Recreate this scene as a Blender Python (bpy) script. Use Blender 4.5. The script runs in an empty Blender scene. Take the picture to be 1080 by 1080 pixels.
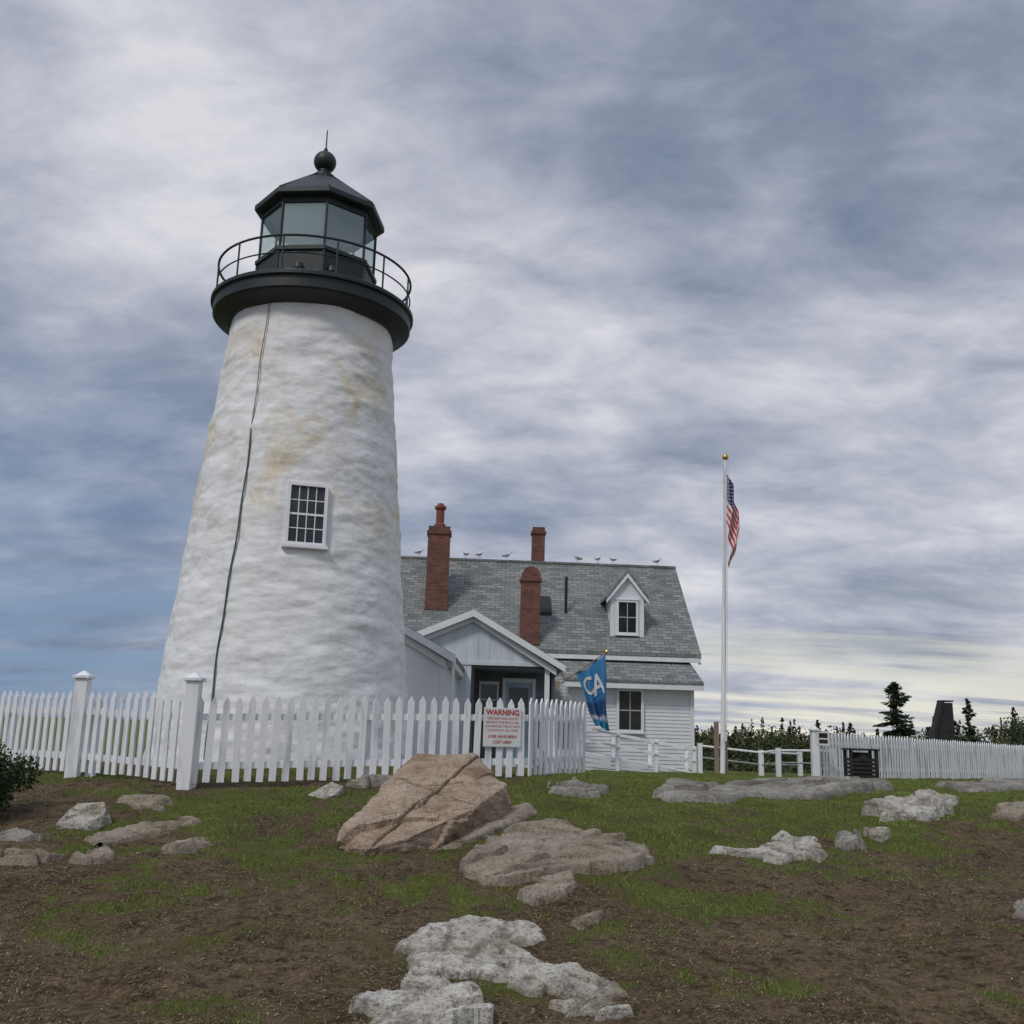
import bpy, bmesh, math, random
import numpy as np
from mathutils import Vector, Matrix
random.seed(7); rng=np.random.default_rng(7)
C=bpy.context.scene.collection
# ------------------------------------------------------------------ noise
def hsh(ix,iy,s):
    n=(ix.astype(np.int64)*374761393+iy.astype(np.int64)*668265263+s*144269)&0xffffffff
    n=((n^(n>>13))*1274126177)&0xffffffff
    return ((n^(n>>16))&0xffff)/65535.
def vn(x,y,s=0):
    x=np.asarray(x,float);y=np.asarray(y,float)
    ix=np.floor(x);iy=np.floor(y);fx=x-ix;fy=y-iy
    fx=fx*fx*(3-2*fx);fy=fy*fy*(3-2*fy)
    a=hsh(ix,iy,s);b=hsh(ix+1,iy,s);c=hsh(ix,iy+1,s);d=hsh(ix+1,iy+1,s)
    return (a*(1-fx)+b*fx)*(1-fy)+(c*(1-fx)+d*fx)*fy
def fbm(x,y,s=0,o=4):
    r=0;a=.5;t=0
    for i in range(o):
        r=r+a*vn(x*2**i+17.3*i,y*2**i-9.1*i,s+i);t+=a;a*=.5
    return r/t
def n3(p,f,s=0,o=3):
    return (fbm(p[:,0]*f+p[:,2]*.7*f,p[:,1]*f-p[:,2]*.5*f,s,o)+fbm(p[:,1]*f+31,p[:,2]*f,s+9,o)+fbm(p[:,2]*f,p[:,0]*f+11,s+19,o))/3
def ss(a,b,x):
    t=np.clip((np.asarray(x,float)-a)/(b-a),0,1);return t*t*(3-2*t)
# ------------------------------------------------------------------ ground
gy=np.arange(-40,140,.25)
raw=np.interp(gy,[-40,-5,3,6,9.7,12,13.7,17,23,33,60,120,140],[-1.9,-1.8,-1.7,-1.56,-1.12,-.79,-.65,-.66,-.93,-1.15,-2.5,-6,-6.5])
k=np.hanning(9);k/=k.sum()
gsm=np.convolve(np.pad(raw,4,mode='edge'),k,'valid')
def g0(x,y):
    x=np.asarray(x,float);y=np.asarray(y,float)
    z=np.interp(y,gy,gsm)-np.clip(y-140,0,4000)*.002
    return z-.12*ss(.8,4,x)*ss(8,11,y)*(1-ss(17,22,y))-.11*ss(-4,-6.5,x)*(1-ss(16,20,y))
def G1(x,y):
    x=np.asarray(x,float);y=np.asarray(y,float)
    return g0(x,y)+(fbm(x*1.1,y*1.1,3,3)-.5)*.13*(1-ss(26,40,y))
def G(x,y):
    x=np.asarray(x,float);y=np.asarray(y,float)
    near=1-ss(26,40,y)
    return G1(x,y)+((fbm(x*5,y*5,5,3)-.5)*.045+(fbm(x*2.3,y*2.3,15,2)-.5)*.04)*near+(1-near)*(fbm(x*.05,y*.05,8,3)-.5)*.6*ss(40,80,y)
def Gf(x,y): return float(G(x,y))
blobs=[(3,15,3.5,2.5,1.3),(1.2,12.3,1.3,1.6,1.3),(1.9,10.6,1.2,1.0,1.),(-2.6,11.2,1.4,1.4,.8),(-2,9.6,.9,.9,.6),(-1,15,5,2,.8),
 (3.8,11.6,1.5,.9,.75),(1.3,8.6,.6,.5,.7),(-2.6,8.2,.9,.5,.65),(.1,6.35,.3,.3,.8),(1.5,6.7,.8,.35,.75),(-.35,6.8,.3,.3,.5),(2.4,8.4,1,.3,.4),
 (8,20,6,6,1.1),(-5,13.6,3,1.2,.7),(3.2,9.6,1.2,.4,.55),(-1.6,7.1,.6,.3,.5),(-2.9,7.2,.3,.6,.4),(-.8,8.4,.8,.6,.55),(0,10,.6,.8,.6),(-3.4,10.8,1.2,.8,.5),(2.0,9.3,1.1,.5,.5),(-1.9,5.9,.5,.25,.45),(3,7.6,.6,.2,.35),(-1.2,8.9,.9,.5,.5)]
def grass(x,y):
    m=np.zeros_like(np.asarray(x,float))
    for bx,by,sx,sy,a in blobs:
        m=np.maximum(m,a*np.exp(-((x-bx)/sx)**2*.7-((y-by)/sy)**2*.7))
    m=np.maximum(m,ss(19,24,y))
    n=fbm(x*1.6,y*1.6,40,4)
    n2=fbm(x*6,y*6,50,3)
    return ss(.20,.74,m*.93+.10*ss(6.8,8,y)+(n-.5)*1.25+(n2-.5)*.95)
# ------------------------------------------------------------------ mesh helpers
def link(o,parent=None):
    C.objects.link(o)
    if parent is not None:o.parent=parent
    return o
def empty(name):
    o=bpy.data.objects.new(name,None);o.empty_display_size=.2;return link(o)
def mk(name,vs,fs,mat,parent=None,smooth=False):
    me=bpy.data.meshes.new(name);me.from_pydata([tuple(v) for v in vs],[],[tuple(f) for f in fs])
    me.materials.append(mat);me.update()
    if smooth:
        for p in me.polygons:p.use_smooth=True
    return link(bpy.data.objects.new(name,me),parent)
def fast(name,V,F,mat,parent=None,smooth=False,col=None):
    V=np.asarray(V,np.float32);F=np.asarray(F,np.int32);n,kk=F.shape
    me=bpy.data.meshes.new(name)
    me.vertices.add(len(V));me.vertices.foreach_set('co',V.ravel())
    me.loops.add(n*kk);me.loops.foreach_set('vertex_index',F.ravel())
    me.polygons.add(n);me.polygons.foreach_set('loop_start',np.arange(0,n*kk,kk,dtype=np.int32))
    me.polygons.foreach_set('loop_total',np.full(n,kk,np.int32))
    me.update(calc_edges=True)
    if smooth:me.polygons.foreach_set('use_smooth',np.ones(n,bool))
    if col is not None:
        a=me.color_attributes.new('mask','FLOAT_COLOR','POINT')
        c=np.ones((len(V),4),np.float32);c[:,:col.shape[1]]=col
        a.data.foreach_set('color',c.ravel())
    me.materials.append(mat);me.validate()
    return link(bpy.data.objects.new(name,me),parent)
class MB:
    def __init__(s,T=None): s.v=[];s.f=[];s.T=T
    def add(s,vs,fs):
        o=len(s.v)
        for v in vs:
            s.v.append(tuple(s.T@Vector(v)) if s.T else tuple(v))
        s.f+= [tuple(i+o for i in f) for f in fs]
    def box(s,x0,x1,y0,y1,z0,z1,M=None):
        vs=[Vector((x,y,z)) for z in(z0,z1) for y in(y0,y1) for x in(x0,x1)]
        if M:vs=[M@v for v in vs]
        s.add(vs,[(0,2,3,1),(4,5,7,6),(0,1,5,4),(2,6,7,3),(0,4,6,2),(1,3,7,5)])
    def prism(s,prof,axis,a,b):
        n=len(prof);f=(lambda t,p:(t,p[0],p[1])) if axis=='x' else (lambda t,p:(p[0],t,p[1])) if axis=='y' else (lambda t,p:(p[0],p[1],t))
        s.add([f(a,p) for p in prof]+[f(b,p) for p in prof],
          [tuple(range(n))[::-1],tuple(range(n,2*n))]+[(i,(i+1)%n,n+(i+1)%n,n+i) for i in range(n)])
    def tube(s,p,q,r,r2=None,n=8):
        p=Vector(p);q=Vector(q);r2=r if r2 is None else r2
        d=(q-p).normalized();u=d.orthogonal().normalized();w=d.cross(u)
        vs=[p+(u*math.cos(2*math.pi*i/n)+w*math.sin(2*math.pi*i/n))*r for i in range(n)]+[q+(u*math.cos(2*math.pi*i/n)+w*math.sin(2*math.pi*i/n))*r2 for i in range(n)]
        s.add(vs,[(i,(i+1)%n,n+(i+1)%n,n+i) for i in range(n)]+[tuple(range(n))[::-1],tuple(range(n,2*n))])
    def lathe(s,prof,cx,cy,n=64,ph=0):
        vs=[];m=len(prof)
        for r,z in prof:
            for i in range(n):
                a=2*math.pi*i/n+ph;vs.append((cx+r*math.cos(a),cy+r*math.sin(a),z))
        fs=[(j*n+i,j*n+(i+1)%n,(j+1)*n+(i+1)%n,(j+1)*n+i) for j in range(m-1) for i in range(n)]
        s.add(vs,fs)
    def out(s,name,mat,parent=None,smooth=False,bevel=0):
        o=mk(name,s.v,s.f,mat,parent,smooth)
        bm=bmesh.new();bm.from_mesh(o.data);bmesh.ops.recalc_face_normals(bm,faces=bm.faces)
        bm.to_mesh(o.data);bm.free()
        if bevel:
            m=o.modifiers.new('bev','BEVEL');m.width=bevel;m.segments=2;m.limit_method='ANGLE'
        return o
# ------------------------------------------------------------------ materials
def newmat(name):
    m=bpy.data.materials.new(name);m.use_nodes=True;nt=m.node_tree;nt.nodes.clear()
    o=nt.nodes.new('ShaderNodeOutputMaterial');b=nt.nodes.new('ShaderNodeBsdfPrincipled')
    nt.links.new(b.outputs[0],o.inputs[0]);return m,nt,b
def N(nt,t,**kw):
    n=nt.nodes.new(t)
    for k_,v in kw.items():setattr(n,k_,v)
    return n
def L(nt,a,b): nt.links.new(a,b)
def coords(nt,scale=(1,1,1),rot=(0,0,0)):
    t=N(nt,'ShaderNodeTexCoord');m=N(nt,'ShaderNodeMapping');m.inputs['Scale'].default_value=scale;m.inputs['Rotation'].default_value=rot
    L(nt,t.outputs['Object'],m.inputs[0]);return m.outputs[0]
def noise(nt,vec,scale,detail=4,rough=.55,dist=0):
    n=N(nt,'ShaderNodeTexNoise');n.inputs['Scale'].default_value=scale;n.inputs['Detail'].default_value=detail
    n.inputs['Roughness'].default_value=rough;n.inputs['Distortion'].default_value=dist
    L(nt,vec,n.inputs['Vector']);return n.outputs['Fac']
def ramp(nt,fac,stops):
    r=N(nt,'ShaderNodeValToRGB');e=r.color_ramp.elements
    while len(e)<len(stops):e.new(.5)
    for i,(p,c) in enumerate(stops):
        e[i].position=p;e[i].color=(c[0],c[1],c[2],1) if not isinstance(c,(int,float)) else (c,c,c,1)
    L(nt,fac,r.inputs[0]);return r.outputs[0]
def mix(nt,fac,a,b,mode='MIX'):
    m=N(nt,'ShaderNodeMix',data_type='RGBA',blend_type=mode)
    for s_,v in((0,fac),(6,a),(7,b)):
        if hasattr(v,'links'):L(nt,v,m.inputs[s_])
        else:m.inputs[s_].default_value=v if s_==0 else (v[0],v[1],v[2],1)
    return m.outputs[2]
def mth(nt,op,a,b=0.,c=0.):
    m=N(nt,'ShaderNodeMath',operation=op)
    for i,v in enumerate((a,b,c)):
        if hasattr(v,'links'):L(nt,v,m.inputs[i])
        else:m.inputs[i].default_value=v
    return m.outputs[0]
def bump(nt,b,h,strength=.4,dist=.02,prev=None):
    n=N(nt,'ShaderNodeBump');n.inputs['Strength'].default_value=abs(strength);n.invert=strength<0;n.inputs['Distance'].default_value=dist
    L(nt,h,n.inputs['Height'])
    if prev is not None:L(nt,prev,n.inputs['Normal'])
    L(nt,n.outputs[0],b.inputs['Normal']);return n.outputs[0]
def simple(name,c1,c2,scale=3,rough=.7,bs=.3,bscale=30,bd=.01,stretch=(1,1,1),metal=0,lo=.3,hi=.7):
    m,nt,b=newmat(name);v=coords(nt,stretch)
    L(nt,ramp(nt,noise(nt,v,scale),[(lo,c1),(hi,c2)]),b.inputs['Base Color'])
    b.inputs['Roughness'].default_value=rough;b.inputs['Metallic'].default_value=metal
    bump(nt,b,noise(nt,v,bscale,2),bs,bd);return m
M_white=simple('white_paint',(.68,.70,.72),(.81,.82,.83),2.5,.55,.25,18,.01,(1,1,.4))
M_fence=simple('fence_paint',(.52,.54,.55),(.83,.84,.86),2.2,.6,.3,25,.01,(3,3,.6),lo=.30,hi=.48)
M_wall=simple('siding_paint',(.64,.67,.71),(.80,.82,.85),1.2,.55,.15,12,.01,(1,1,.5))
M_blue=simple('shed_paint',(.50,.55,.61),(.66,.71,.76),1.4,.6,.2,12,.01,(2,2,.4))
M_black=simple('black_paint',(.008,.013,.015),(.018,.027,.028),3,.5,.2,10,.01)
M_dark=simple('dark_interior',(.015,.017,.02),(.03,.033,.036),2,.8)
M_iron=simple('iron',(.010,.010,.012),(.024,.022,.021),5,.7)
M_wood=simple('weathered_wood',(.22,.17,.13),(.36,.29,.24),3,.8,.4,20,.01,(4,4,.5))
M_bark=simple('bark',(.05,.04,.03),(.12,.095,.075),5,.9,.6,25,.02,(3,3,.6))
M_red=simple('red_lettering',(.45,.02,.02),(.55,.04,.03),6,.5)
M_signw=simple('sign_face',(.66,.66,.66),(.78,.78,.77),5,.4)
M_metal=simple('galvanised',(.35,.36,.37),(.5,.51,.52),6,.4,metal=.6)
M_brass=simple('gold_finial',(.5,.33,.07),(.65,.45,.1),6,.3,metal=.8)
M_gull=simple('gull_plumage',(.62,.62,.63),(.75,.75,.75),8,.8)
M_gullw=simple('gull_wing',(.26,.27,.29),(.36,.37,.39),8,.8)
M_cable=simple('cable',(.03,.06,.06),(.08,.11,.10),4,.6)
M_rust=simple('rusty_conduit',(.20,.14,.08),(.34,.27,.17),6,.8)
M_pot=simple('clay_pot',(.17,.045,.03),(.25,.075,.05),5,.7)
M_shade=simple('porch_shade_tone',(.10,.115,.13),(.16,.18,.20),3,.7)  # shade inside the recessed porch, put into the colour of its surfaces
M_door=simple('door_paint',(.30,.42,.55),(.38,.5,.62),3,.5)
def glassmat(name,c,haze,tint,gloss):
    m=bpy.data.materials.new(name);m.use_nodes=True;nt=m.node_tree;nt.nodes.clear()
    o=N(nt,'ShaderNodeOutputMaterial');t=N(nt,'ShaderNodeBsdfTransparent');t.inputs[0].default_value=(*tint,1)
    gl=N(nt,'ShaderNodeBsdfGlossy');gl.inputs['Roughness'].default_value=.04;gl.inputs['Color'].default_value=(.78,.93,.9,1)
    d=N(nt,'ShaderNodeBsdfDiffuse');d.inputs[0].default_value=(*c,1)
    a=N(nt,'ShaderNodeMixShader');a.inputs[0].default_value=haze;L(nt,t.outputs[0],a.inputs[1]);L(nt,d.outputs[0],a.inputs[2])
    b=N(nt,'ShaderNodeMixShader');b.inputs[0].default_value=gloss;L(nt,a.outputs[0],b.inputs[1]);L(nt,gl.outputs[0],b.inputs[2])
    L(nt,b.outputs[0],o.inputs[0]);return m
M_lglass=glassmat('lantern_glass',(.42,.53,.51),.12,(.88,.94,.92),.22)
M_lpale=glassmat('pale_lantern_glass',(.32,.40,.39),.50,(.80,.88,.86),.20)  # stronger pale diffuse share, less see-through than the clear panes
m,nt,b=newmat('window_glass');v=coords(nt)
L(nt,ramp(nt,noise(nt,v,2.5),[(.35,(.012,.016,.02)),(.7,(.05,.06,.07))]),b.inputs['Base Color']);b.inputs['Roughness'].default_value=.06
bump(nt,b,noise(nt,v,4),.15,.02);M_glass=m
# tower stone
m,nt,b=newmat('whitewashed_rubble');v=coords(nt,(1,1,1.0));vz=coords(nt,(1,1,2.0))
c=ramp(nt,noise(nt,vz,2.2,5,.65),[(.25,(.66,.67,.67)),(.48,(.81,.82,.82)),(.75,(.87,.88,.89))])
st=ramp(nt,noise(nt,coords(nt,(1,1,.7)),1.15,5,.7,.5),[(.48,0.),(.64,.8)])
sp=N(nt,'ShaderNodeSeparateXYZ');L(nt,coords(nt),sp.inputs[0])
hb=ramp(nt,mth(nt,'MULTIPLY',mth(nt,'ADD',sp.outputs[2],1.),.1),[(.36,.08),(.46,1.),(.64,1.),(.8,.4)])
c=mix(nt,mth(nt,'MULTIPLY',st,hb),c,(.68,.57,.34))
gr=ramp(nt,noise(nt,coords(nt,(1.2,1.2,.5)),1.7,6,.75,.3),[(.52,0.),(.74,.5)])
c=mix(nt,gr,c,(.52,.50,.45))
ck=ramp(nt,noise(nt,vz,12,5,.8),[(.60,0.),(.70,.5)]);c=mix(nt,ck,c,(.42,.41,.38))
L(nt,c,b.inputs['Base Color']);b.inputs['Roughness'].default_value=.8
p=bump(nt,b,noise(nt,vz,5,4,.6),.35,.03);bump(nt,b,noise(nt,v,30,3),.45,.012,p);M_tower=m
def shingle(name,T=None):
    m,nt,b=newmat(name);t=N(nt,'ShaderNodeTexCoord');sp=N(nt,'ShaderNodeSeparateXYZ');L(nt,t.outputs['Object'],sp.inputs[0])
    cb=N(nt,'ShaderNodeCombineXYZ');L(nt,sp.outputs[0],cb.inputs[0]);L(nt,mth(nt,'MULTIPLY',sp.outputs[2],1.45),cb.inputs[1])
    br=N(nt,'ShaderNodeTexBrick');L(nt,cb.outputs[0],br.inputs[0])
    for k_,vv in (('Color1',(.115,.13,.13,1)),('Color2',(.27,.28,.275,1)),('Mortar',(.06,.065,.065,1))):br.inputs[k_].default_value=vv
    for k_,vv in (('Scale',1.),('Mortar Size',.012),('Brick Width',.32),('Row Height',.15),('Bias',0.)):br.inputs[k_].default_value=vv
    c=mix(nt,ramp(nt,noise(nt,t.outputs['Object'],1.4,5,.7),[(.35,0.),(.7,.5)]),br.outputs[0],(.23,.24,.215))
    L(nt,c,b.inputs['Base Color']);b.inputs['Roughness'].default_value=.9
    bump(nt,b,br.outputs['Fac'],-.5,.02);return m
M_roof=shingle('asphalt_shingles')
m,nt,b=newmat('brick');t=N(nt,'ShaderNodeTexCoord');sp=N(nt,'ShaderNodeSeparateXYZ');L(nt,t.outputs['Object'],sp.inputs[0])
cb=N(nt,'ShaderNodeCombineXYZ');L(nt,mth(nt,'ADD',sp.outputs[0],sp.outputs[1]),cb.inputs[0]);L(nt,sp.outputs[2],cb.inputs[1])
br=N(nt,'ShaderNodeTexBrick');L(nt,cb.outputs[0],br.inputs[0])
for k_,vv in (('Color1',(.12,.035,.025,1)),('Color2',(.26,.08,.05,1)),('Mortar',(.16,.12,.10,1))):br.inputs[k_].default_value=vv
for k_,vv in (('Scale',1.),('Mortar Size',.011),('Brick Width',.21),('Row Height',.075)):br.inputs[k_].default_value=vv
c=mix(nt,ramp(nt,noise(nt,t.outputs['Object'],3,4),[(.4,0.),(.75,.6)]),br.outputs[0],(.09,.045,.038))
L(nt,c,b.inputs['Base Color']);b.inputs['Roughness'].default_value=.9;bump(nt,b,br.outputs['Fac'],-.5,.01);M_brick=m
# rocks
def rock(name,c1,c2,c3,pale=None,lich=.5,bandy=.35,pocket=.5):
    pale=pale or (c3[0]*1.15,c3[1]*1.13,c3[2]*1.1)
    m,nt,b=newmat(name);v=coords(nt);vs=coords(nt,(1,1,2.6),(.15,.25,.5))
    c=ramp(nt,noise(nt,vs,1.3,6,.66,.4),[(.34,c1),(.47,c2),(.64,c3)])
    c=mix(nt,ramp(nt,noise(nt,v,2.2,6,.75,.5),[(.48,0.),(.62,lich)]),c,pale)
    fl=coords(nt,(1.,.22,2.4),(.1,.2,.55))
    c=mix(nt,ramp(nt,noise(nt,fl,7,5,.7),[(.36,bandy),(.50,0.)]),c,tuple(x*.35 for x in c1))
    c=mix(nt,ramp(nt,noise(nt,v,6,5,.8),[(.34,pocket),(.47,0.)]),c,(.09,.075,.045))
    c=mix(nt,ramp(nt,noise(nt,v,34,4,.75),[(.36,.75),(.48,0.)]),c,tuple(x*.4 for x in c1))
    c=mix(nt,ramp(nt,noise(nt,v,70,3,.7),[(.55,0.),(.72,.6)]),c,pale)
    L(nt,c,b.inputs['Base Color']);b.inputs['Roughness'].default_value=.9
    p=bump(nt,b,noise(nt,fl,8,6,.72),.9,.05);p=bump(nt,b,noise(nt,v,16,5,.75),.8,.03,p);bump(nt,b,noise(nt,v,70,3),.7,.010,p);return m
M_bould=rock('boulder_granite',(.25,.165,.10),(.40,.295,.205),(.52,.41,.31),lich=.45,bandy=.4,pocket=.25)
M_slab=rock('slab_granite',(.18,.145,.10),(.31,.26,.19),(.41,.355,.275),lich=.4)
M_pale=rock('pale_quartz',(.27,.22,.15),(.47,.435,.365),(.64,.62,.56),lich=.6,bandy=.75,pocket=.8)
M_gray=rock('gray_ledge',(.14,.125,.095),(.28,.26,.22),(.41,.39,.345))
# ground
m,nt,b=newmat('ground_earth_grass');v=coords(nt)
at=N(nt,'ShaderNodeAttribute');at.attribute_name='mask'
sp=N(nt,'ShaderNodeSeparateColor');L(nt,at.outputs['Color'],sp.inputs[0])
dirt=ramp(nt,noise(nt,v,1.1,6,.7),[(.32,(.058,.036,.021)),(.46,(.108,.070,.042)),(.62,(.19,.138,.082))])
dirt=mix(nt,ramp(nt,noise(nt,v,26,4,.75),[(.42,0.),(.66,.9)]),dirt,(.26,.20,.12))
dirt=mix(nt,ramp(nt,noise(nt,v,8,5,.8),[(.36,.9),(.52,0.)]),dirt,(.034,.023,.014))
gra=ramp(nt,noise(nt,v,2.2,5,.7),[(.3,(.085,.095,.024)),(.5,(.125,.155,.032)),(.7,(.18,.215,.05))])
gra=mix(nt,ramp(nt,noise(nt,v,20,5,.75),[(.42,0.),(.66,.75)]),gra,(.10,.085,.035))
fac=mth(nt,'ADD',sp.outputs[0],mth(nt,'MULTIPLY',mth(nt,'SUBTRACT',noise(nt,v,12,4,.75),.5),1.1))
c=mix(nt,ramp(nt,fac,[(.0,0.),(.4,.75)]),dirt,(.135,.115,.05))
c=mix(nt,ramp(nt,fac,[(.38,0.),(.75,1.)]),c,gra)
L(nt,c,b.inputs['Base Color']);b.inputs['Roughness'].default_value=.95;b.inputs['Specular IOR Level'].default_value=.15
p=bump(nt,b,noise(nt,v,7,6,.78),1.,.09);bump(nt,b,noise(nt,v,55,3,.7),.9,.016,p);M_ground=m
def leafmat(name,stops,rough=.7):
    m,nt,b=newmat(name);at=N(nt,'ShaderNodeAttribute');at.attribute_name='mask'
    sp=N(nt,'ShaderNodeSeparateColor');L(nt,at.outputs['Color'],sp.inputs[0])
    L(nt,ramp(nt,sp.outputs[0],stops),b.inputs['Base Color']);b.inputs['Roughness'].default_value=rough
    b.inputs['Specular IOR Level'].default_value=.2;return m
M_blade=leafmat('grass_blades',[(0,(.23,.175,.085)),(.3,(.19,.17,.06)),(.6,(.135,.175,.038)),(1,(.22,.30,.06))])
M_litter=leafmat('dry_litter',[(0,(.045,.030,.018)),(.5,(.17,.125,.07)),(1,(.38,.31,.19))])
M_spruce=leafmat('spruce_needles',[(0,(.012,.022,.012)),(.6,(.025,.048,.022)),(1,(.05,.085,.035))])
M_leaf=leafmat('shrub_leaves',[(0,(.010,.022,.009)),(.6,(.028,.055,.016)),(1,(.07,.12,.03))])
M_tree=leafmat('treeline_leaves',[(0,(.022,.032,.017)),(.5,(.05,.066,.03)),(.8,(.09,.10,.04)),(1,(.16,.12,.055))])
# ------------------------------------------------------------------ build ground
def axis(lo,hi,st,far0,far1):
    a=list(np.arange(lo,hi+1e-6,st));s_=st;x=hi
    while x<far1:
        s_*=1.16;x+=s_;a.append(x)
    s_=st;x=lo
    while x>far0:
        s_*=1.16;x-=s_;a.insert(0,x)
    return np.array(a)
X=axis(-8,9,.05,-3500,3500);Y=axis(4.6,18,.05,-300,4500)
gx,gyy=np.meshgrid(X,Y);Z=G(gx,gyy)
V=np.stack([gx.ravel(),gyy.ravel(),Z.ravel()],1)
nx,ny=len(X),len(Y);i=np.arange((nx-1)*(ny-1));r_=i//(nx-1);c_=i%(nx-1);a=r_*nx+c_
F=np.stack([a,a+1,a+nx+1,a+nx],1)
gm=grass(gx.ravel(),gyy.ravel())
fast('ground',V,F,M_ground,smooth=True,col=np.stack([gm,gm,gm],1))
def blades(name,n,x0,x1,y0,y1,hmin,hmax,w,thr,mat):
    x=rng.uniform(x0,x1,n);y=y0+(y1-y0)*rng.random(n)**1.25
    keep=np.abs(x)<y*.60+.8;x=x[keep];y=y[keep]
    m=grass(x,y);kp=rng.random(len(x))<m**1.1*thr*(.35+1.3*ss(.35,.65,fbm(x*7,y*7,83,2)))+.02;x=x[kp];y=y[kp];m=m[kp];n=len(x)
    z=G(x,y)-.004;h=rng.uniform(hmin,hmax,n)*(.35+1.3*fbm(x*3,y*3,77,3));a=rng.uniform(0,6.283,n)
    la=rng.uniform(0,6.283,n);ln=h*rng.uniform(.1,1.1,n)
    ww=w*(.6+rng.random(n)*.8)
    P0=np.stack([x-np.cos(a)*ww,y-np.sin(a)*ww,z],1);P1=np.stack([x+np.cos(a)*ww,y+np.sin(a)*ww,z],1)
    P2=np.stack([x+np.cos(la)*ln,y+np.sin(la)*ln,z+h],1)
    V=np.stack([P0,P1,P2],1).reshape(-1,3);F=np.arange(3*n).reshape(-1,3)
    c=np.clip(-.12+.95*fbm(x*1.8,y*1.8,60,4)+rng.normal(0,.18,n)+.22*m+.20*ss(10,13,y)*ss(-.5,1,x),0,1);c=np.repeat(c,3)
    return fast(name,V,F,mat,col=np.stack([c,c,c],1))
blades('grass',640000,-9,12,5,22,.010,.036,.0045,1.,M_blade)
n=240000;x=rng.uniform(-7,9,n);y=4.8+11*rng.random(n)**1.2;kp=np.abs(x)<y*.58+.5;x=x[kp];y=y[kp]
kp=rng.random(len(x))<(1-.8*grass(x,y))*(.12+1.1*ss(.40,.62,fbm(x*3,y*3,91,4)));x=x[kp];y=y[kp];n=len(x)
z=G(x,y)+.004;a=rng.uniform(0,6.283,n);l=rng.uniform(.004,.024,n);w=rng.uniform(.0015,.005,n);up=rng.uniform(-.004,.014,n)
dx,dy=np.cos(a),np.sin(a)
V=np.stack([np.stack([x-dx*l,y-dy*l,z-.002],1),np.stack([x+dy*w,y-dx*w,z+.003],1),np.stack([x+dx*l,y+dy*l,z+up],1),np.stack([x-dy*w,y+dx*w,z+.004],1)],1).reshape(-1,3)
c=np.repeat(np.clip(rng.normal(.5,.28,n),0,1),4)
fast('dry_litter',V,np.arange(4*n).reshape(-1,4),M_litter,col=np.stack([c,c,c],1))
n=700;x=rng.uniform(-6,7,n);y=5+9*rng.random(n)**1.1;kp=np.abs(x)<y*.58;x=x[kp];y=y[kp];n=len(x)
bv=np.array([[1,0,0],[-1,0,0],[0,1,0],[0,-1,0],[0,0,1],[0,0,-1]],float);bf_=np.array([[0,2,4],[2,1,4],[1,3,4],[3,0,4],[2,0,5],[1,2,5],[3,1,5],[0,3,5]])
s=rng.uniform(.005,.015,n)*(1+1.2*(rng.random(n)>.97));V=bv[None]*s[:,None,None]*rng.uniform(.6,1.3,(n,6,1))*np.array([1,1,.6]);an=rng.uniform(0,6.28,n);ca_,sa_=np.cos(an)[:,None],np.sin(an)[:,None]
V=np.stack([V[:,:,0]*ca_-V[:,:,1]*sa_,V[:,:,0]*sa_+V[:,:,1]*ca_,V[:,:,2]],2)+np.stack([x,y,G(x,y)+.002],1)[:,None,:]
fast('pebbles',V.reshape(-1,3),(bf_[None]+np.arange(n)[:,None,None]*6).reshape(-1,3),M_gray)
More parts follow.
